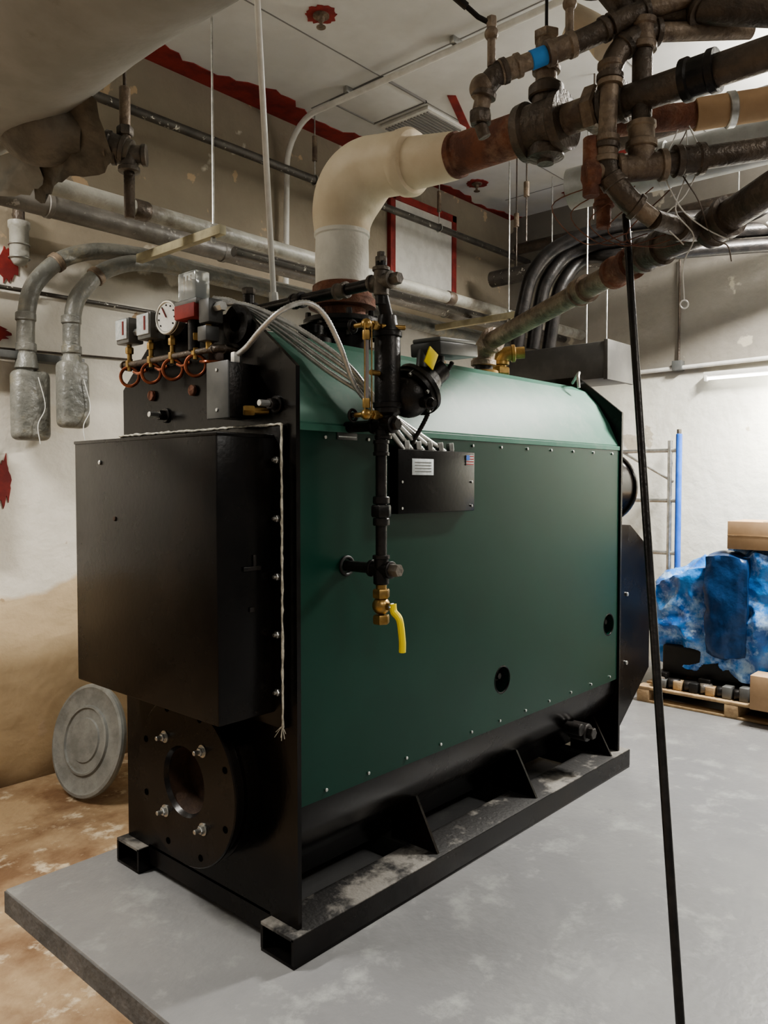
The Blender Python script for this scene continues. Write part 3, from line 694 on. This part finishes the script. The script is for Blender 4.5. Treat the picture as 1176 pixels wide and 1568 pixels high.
g.tee((-.195, .595, 2.65), V((.16, -.14, 0)), (0, 0, -1), .024, CAST); g.cyl((-.195, .595, 2.60), (-.195, .595, 2.44), .018, DARKIRON)
g.cyl((-.205, .60, 2.70), (-.205, .60, 2.87), .018, OLDPIPE); g.hexn((-.205, .60, 2.71), (-.205, .60, 2.74), .028, CAST); g.cyl((-.205, .60, 2.86), (-.205, .60, 4.095), .006, DARKIRON, 8)
g.done(sharp=50)

# ------------------------------------------------------------------ pipe rack, trapeze and drops
g = G('pipe_rack')
g.cyl((-3.5, 1.68, 2.885), (4.98, 1.68, 2.885), .042, GREYPIPE, 24)
g.cyl((-3.5, 2.03, 2.915), (4.98, 2.03, 2.915), .058, MIDPIPE, 28)
g.cyl((1.2, 1.86, 2.87), (4.98, 1.86, 2.87), .03, DGREYPIPE, 20)
for x in (.2, 1.25, 2.6, 3.4): g.band((x, 2.03, 2.915), (1, 0, 0), .06, .03, MIDPIPE)
for x in (.5, 1.9, 3.0): g.band((x, 1.68, 2.885), (1, 0, 0), .046, .08, DARKIRON)
for x in (.80, 3.5):
    g.box((x - .02, 1.42, 2.785), (x + .02, 2.20, 2.832), STRUT, .003)
    g.cyl((x, 1.50, 2.76), (x, 1.50, 4.1), .006, STEEL, 8); g.hexn((x, 1.5, 2.76), (x, 1.5, 2.785), .014, STEEL); g.hexn((x, 1.5, 2.832), (x, 1.5, 2.85), .014, STEEL)
g.cyl((.3, 2.25, 3.65), (4.98, 2.25, 3.65), .027, DGREYPIPE, 18)
for x in (2.2, 3.6):
    g.torus((x, 2.25, 3.65), (1, 0, 0), .032, .005, STEEL, 18, 6); g.cyl((x, 2.25, 3.68), (x, 2.25, 4.1), .005, STEEL, 8); g.cyl((x, 2.25, 3.78), (x, 2.25, 3.95), .018, OLDPIPE, 12)
g.cyl((-2, 2.44, 2.55), (3.0, 2.44, 2.60), .012, DGREYPIPE, 12)
g.cyl((-2, 2.455, 2.18), (.9, 2.455, 2.28), .006, DARKIRON, 8)
g.done()
g = G('insulated_drop_pipe')
for pts, y, bx in (([(4.9, 2.88), (1.6, 2.88), (.85, 2.88), (.50, 2.80), (.30, 2.63), (.235, 2.44), (.23, 2.12)], 2.37, (.15, .34, 1.77, 2.14)),
                   ([(4.9, 2.82), (1.6, 2.82), (.95, 2.82), (.66, 2.74), (.49, 2.58), (.435, 2.42), (.43, 2.15)], 2.27, (.35, .51, 1.84, 2.2))):
    P = crom([(a, y, b) for a, b in pts], 10); g.tube(P, .045, DROPPIPE, 24)
    x = pts[-1][0]
    for z in (2.42, 2.26): g.band((x, y, z), (0, 0, 1), .049, .045, DROPPIPE)
    g.band(P[34], P[35] - P[34], .05, .04, OLDPIPE)
    g.lathe([(0, .03), (.02, .06), (.09, .05), (.1, .045)], (x, y, 2.13), (0, 0, 1), DROPPIPE)
    g.box((bx[0], y - .06, bx[2]), (bx[1], y + .05, bx[3]), DROPPIPE, .035, seg=4)
    g.tube(crom([(x + .03, y - .07, 2.1), (x + .06, y - .08, 1.95), (x + .02, y - .08, 1.85), (x + .03, y - .08, 1.75)]), .0025, WHITEP, 6)
g.box((-.2, 2.36, 2.195), (.55, 2.44, 2.235), GREYBOX, .003)
g.done()
g = G('glass_jar_light')
g.lathe([(0, .05), (.0, .055), (.03, .055), (.04, .048), (.19, .048), (.22, .03), (.23, .01)], (.22, 2.41, 2.92), (0, 0, -1), GREYPIPE); g.torus((.22, 2.41, 2.80), (0, 0, 1), .052, .004, STEEL); g.torus((.22, 2.41, 2.73), (0, 0, 1), .052, .004, STEEL)
g.cyl((.22, 2.41, 2.92), (.22, 2.41, 2.99), .03, DARKIRON); g.cyl((.22, 2.41, 2.97), (.22, 2.47, 2.97), .012, DARKIRON); g.done()
g = G('wall_electrical_panel'); g.box((-.25, 2.40, 1.26), (.08, 2.47, 1.76), GREYPIPE, .006); g.box((-.24, 2.393, 1.27), (.07, 2.402, 1.75), GREYPIPE, .004); g.done()

g = G('ceiling_conduit')
g.pipe([(2.12, -3.0, 4.04), (2.10, .6, 4.04), (2.08, 2.40, 4.04), (2.06, 2.40, 2.85)], .02, WHITEP, bend=.3, seg=14)
for y in (-.2, .94, 1.8): g.box((2.06, y, 4.06), (2.15, y + .03, 4.1), STEEL, .003)
g.done()
g = G('ceiling_vent_grille')
g.box((2.62, 1.58, 4.075), (3.06, 2.02, 4.1), WHITEP, .004)
for i in range(14): g.box((2.65, 1.605 + i * .029, 4.066), (3.03, 1.617 + i * .029, 4.078), SEAM)
g.box((2.14, 1.56, 4.09), (2.56, 2.02, 4.1), CEIL, .002)
for a, b in (((2.13, 1.55), (2.57, 1.56)), ((2.13, 2.02), (2.57, 2.03)), ((2.13, 1.55), (2.14, 2.03)), ((2.56, 1.55), (2.57, 2.03))): g.box((*a, 4.084), (*b, 4.1), SEAM)
g.done()
for x, y in ((1.42, 1.36), (3.99, 2.15), (4.75, 1.64)):
    g = G('fire_sprinkler'); g.lathe([(0, .045), (.008, .045), (.012, .02), (.03, .018), (.035, .01), (.06, .01), (.062, .026), (.066, .026)], (x, y, 4.094), (0, 0, -1), OLDPIPE); g.done()

g = G('rear_overhead_pipes')
for o in (0, .11, .22):
    g.tube(crom([(3.3 + o, 1.30 - o * .6, 2.52), (3.3 + o, 1.25 - o * .6, 2.80), (3.33 + o, 1.18 - o * .5, 3.05 - o * .25), (3.45 + o, 1.02 - o * .3, 3.24 - o * .3), (3.7, .65, 3.36 - o), (4.3, -.1, 3.42 - o), (4.9, -.9, 3.45 - o)], 8), .05, BLKIRON, 18)
g.tube([(4.3, 2.2, 3.35), (4.3, -2.6, 3.35)], .07, DGREYPIPE, 20)
g.tube([(4.7, 2.2, 3.7), (4.7, -2.6, 3.7)], .05, DARKIRON, 16)
for y in (1.6, .9, .1): g.cyl((4.3, y, 3.4), (4.3, y, 4.1), .006, STEEL, 6)
for x, y in ((3.0, .55), (2.6, .1), (3.6, 1.5), (3.1, 1.1)): g.cyl((x, y, 3.2), (x, y, 4.1), .006, DARKIRON, 6); g.cyl((x, y, 3.5), (x, y, 3.6), .02, OLDPIPE, 10)
g.done()
g = G('insulated_main_pipe'); g.tube([(2.35, .35, 3.16), (2.5, -.6, 3.2), (2.7, -2.2, 3.25)], .11, DUCT, 28); g.band((2.42, -.15, 3.18), (.15, -.95, .04), .113, .04, DUCT)
g.tube([(2.7, .3, 3.5), (2.8, -.8, 3.55), (2.9, -2.2, 3.6)], .05, DARKIRON, 20); g.tube([(1.9, -.6, 3.75), (2.1, -2.2, 3.75)], .07, DUCT, 20); g.tube([(1.6, -.6, 3.8), (1.75, -2.2, 3.8)], .05, DUCT, 20); g.done()
g = G('sheet_metal_duct'); g.box((3.35, .62, 2.25), (3.75, 1.55, 2.5), DDUCT, .005)
for y in (.62, 1.5): g.box((3.34, y - .01, 2.24), (3.76, y + .02, 2.51), DDUCT, .003)
for x in (3.4, 3.7): g.cyl((x, .8, 2.5), (x, .8, 4.1), .006, STEEL, 8)
g.done()
g = G('rear_conduit'); g.cyl((4.96, 1.5, 2.49), (4.96, -3, 2.56), .018, WHITEP, 12); g.cyl((4.97, .78, 2.52), (4.97, .78, 3.4), .010, DARKIRON, 10); g.box((4.92, .74, 2.48), (4.998, .82, 2.56), GREYBOX, .004); g.done()
g = G('wall_fluorescent_light'); g.box((4.90, -.95, 2.40), (4.999, .55, 2.44), WHITEP, .004); g.cyl((4.91, -.92, 2.385), (4.91, .52, 2.385), .011, TUBE, 14)
for y in (-.93, .53): g.box((4.89, y - .012, 2.365), (4.93, y + .012, 2.41), WHITEP, .003)
g.done()

# ------------------------------------------------------------------ far right clutter
g = G('scaffold_frame')
g.cyl((4.6, .62, 0), (4.6, .62, 1.93), .024, BLUE, 14); g.cyl((4.6, 1.15, 0), (4.6, 1.15, 1.93), .024, BLUE, 14)
g.cyl((4.6, .69, 0), (4.6, .69, 1.88), .020, STEEL, 12)
for z in (.35, .62, .98, 1.40, 1.80): g.cyl((4.6, .62, z), (4.6, 1.15, z), .016, STEEL, 12)
for z in (1.70, 1.80): g.cyl((4.6, .62, z), (4.80, .70, z), .014, STEEL, 10)
g.cyl((4.80, .70, 0), (4.80, .70, 1.98), .018, CAST, 12); g.cyl((4.6, .66, 1.55), (4.6, 1.1, 1.80), .010, STEEL, 10)
g.done()
g = G('wooden_pallet')
for y in (.50, -.10, -.75): g.box((3.7, y - .05, 0), (4.8, y + .04, .09), WOOD, .004)
for i in range(7): g.box((3.7 + i * .16, -.8, .09), (3.81 + i * .16, .54, .11), WOOD, .003)
for i in range(3): g.box((3.7 + i * .5, -.8, 0.001), (3.80 + i * .5, .54, .018), WOOD, .003)
g.done()
g = G('tarp_covered_machine')
g.lump((3.88, -.1, .28), (4.55, .50, 1.02), TARP, 34, .055, 3.4, top=lambda t: 1.0 - .28 * max(0, t))
g.lump((3.84, -.70, .26), (4.5, .0, 1.06), TARP, 34, .05, 3.2)
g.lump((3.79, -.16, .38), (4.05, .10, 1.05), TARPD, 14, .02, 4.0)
g.box((3.84, -.65, .19), (4.5, .42, .40), BLACKM, .02)
for y in (.4, .1, -.25, -.6): g.box((3.78, y - .04, .111), (4.6, y + .04, .21), BLKIRON, .005)
for k in range(7):
    y = .45 - k * .11; g.cyl((3.76, y, .15), (3.80, y - .07, .15), .035, random.choice((CAST, BLKIRON, DARKIRON)), 14)
    g.box((3.74, y - .10, .112), (3.82, y - .04, .16 + random.uniform(0, .05)), random.choice((GREYBOX, BLACKM, WOOD)), .006)
g.done(sharp=60)
g = G('cardboard_box'); g.box((3.80, -.52, 1.105), (4.14, -.03, 1.29), CARD, .003); g.box((3.797, -.52, 1.195), (3.802, -.03, 1.199), WOOD); g.box((3.81, -.29, 1.289), (4.13, -.25, 1.293), STRUT); g.done()
g = G('cardboard_box'); g.box((3.60, -.60, .112), (3.76, -.25, .33), CARD, .004); g.box((3.597, -.42, .112), (3.602, -.39, .33), STRUT); g.done()

g = G('round_access_lid')
nrm = V((-.96, -.12, .24)).normalized(); cc = V((.36, 2.02, .205))
g.lathe([(-.03, .0), (-.03, .24), (-.02, .285), (0, .29), (.012, .285), (.016, .27), (.010, .255), (.010, .18), (.022, .175), (.024, .165), (.014, .16), (.014, .115), (.022, .11), (.022, .0)], cc, nrm, LID, 56, cap=False)
g.done()

# ------------------------------------------------------------------ lights
def area(name, loc, size, e, col=(1, .97, .91), rot=(0, 0, 0)):
    l = bpy.data.lights.new(name, 'AREA'); l.shape = 'RECTANGLE'; l.size, l.size_y = size; l.energy = e; l.color = col
    o = bpy.data.objects.new(name, l); o.location = loc; o.rotation_euler = rot; scene.collection.objects.link(o); return o
def fixture(x, y, z, lx, ly, e, col=(1, .97, .91), up=.35):
    g = G('ceiling_fluorescent_fixture'); g.box((x - lx / 2, y - ly / 2, z), (x + lx / 2, y + ly / 2, z + .05), WHITEP, .006)
    g.cyl((x, y, z + .05), (x, y, 4.1), .01, STEEL, 8); g.done()
    area('fluorescent_lamp', (x, y, z - .01), (lx * .95, ly * .9), e, col)
    area('fluorescent_lamp', (x, y, z + .06), (lx * .95, ly * .9), e * up, col, (math.pi, 0, 0))
LM, LL, LC, WS = 420, 150, 60, .25
fixture(3.7, -.95, 3.65, 1.0, .25, LM)
fixture(-1.6, -2.9, 3.6, .3, 1.3, LC)
fixture(-1.7, 1.6, 3.5, 1.2, .25, LL)
fixture(.9, -3.6, 3.6, 1.3, .25, LC)
area('wall_tube_light', (4.87, -.2, 2.37), (1.4, .04), 60, (1, .97, .88), (0, math.radians(-35), math.radians(0)))

w = bpy.data.worlds.new('world'); scene.world = w; w.use_nodes = True
w.node_tree.nodes['Background'].inputs[0].default_value = (1, .96, .89, 1); w.node_tree.nodes['Background'].inputs[1].default_value = WS
try: scene.view_settings.look = 'AgX - Medium High Contrast'
except Exception as e: print(e)

# ------------------------------------------------------------------ camera
cam = bpy.data.cameras.new('camera'); co = bpy.data.objects.new('camera', cam); scene.collection.objects.link(co)
cam.sensor_fit = 'VERTICAL'; cam.sensor_height = 36; cam.lens = 36 * 1211 / 1568
co.location = (-1.627, -1.854, 1.55); co.rotation_euler = (math.radians(90 - 2.18), 0, math.radians(42.08 - 90))
cam.clip_start = .02
scene.camera = co
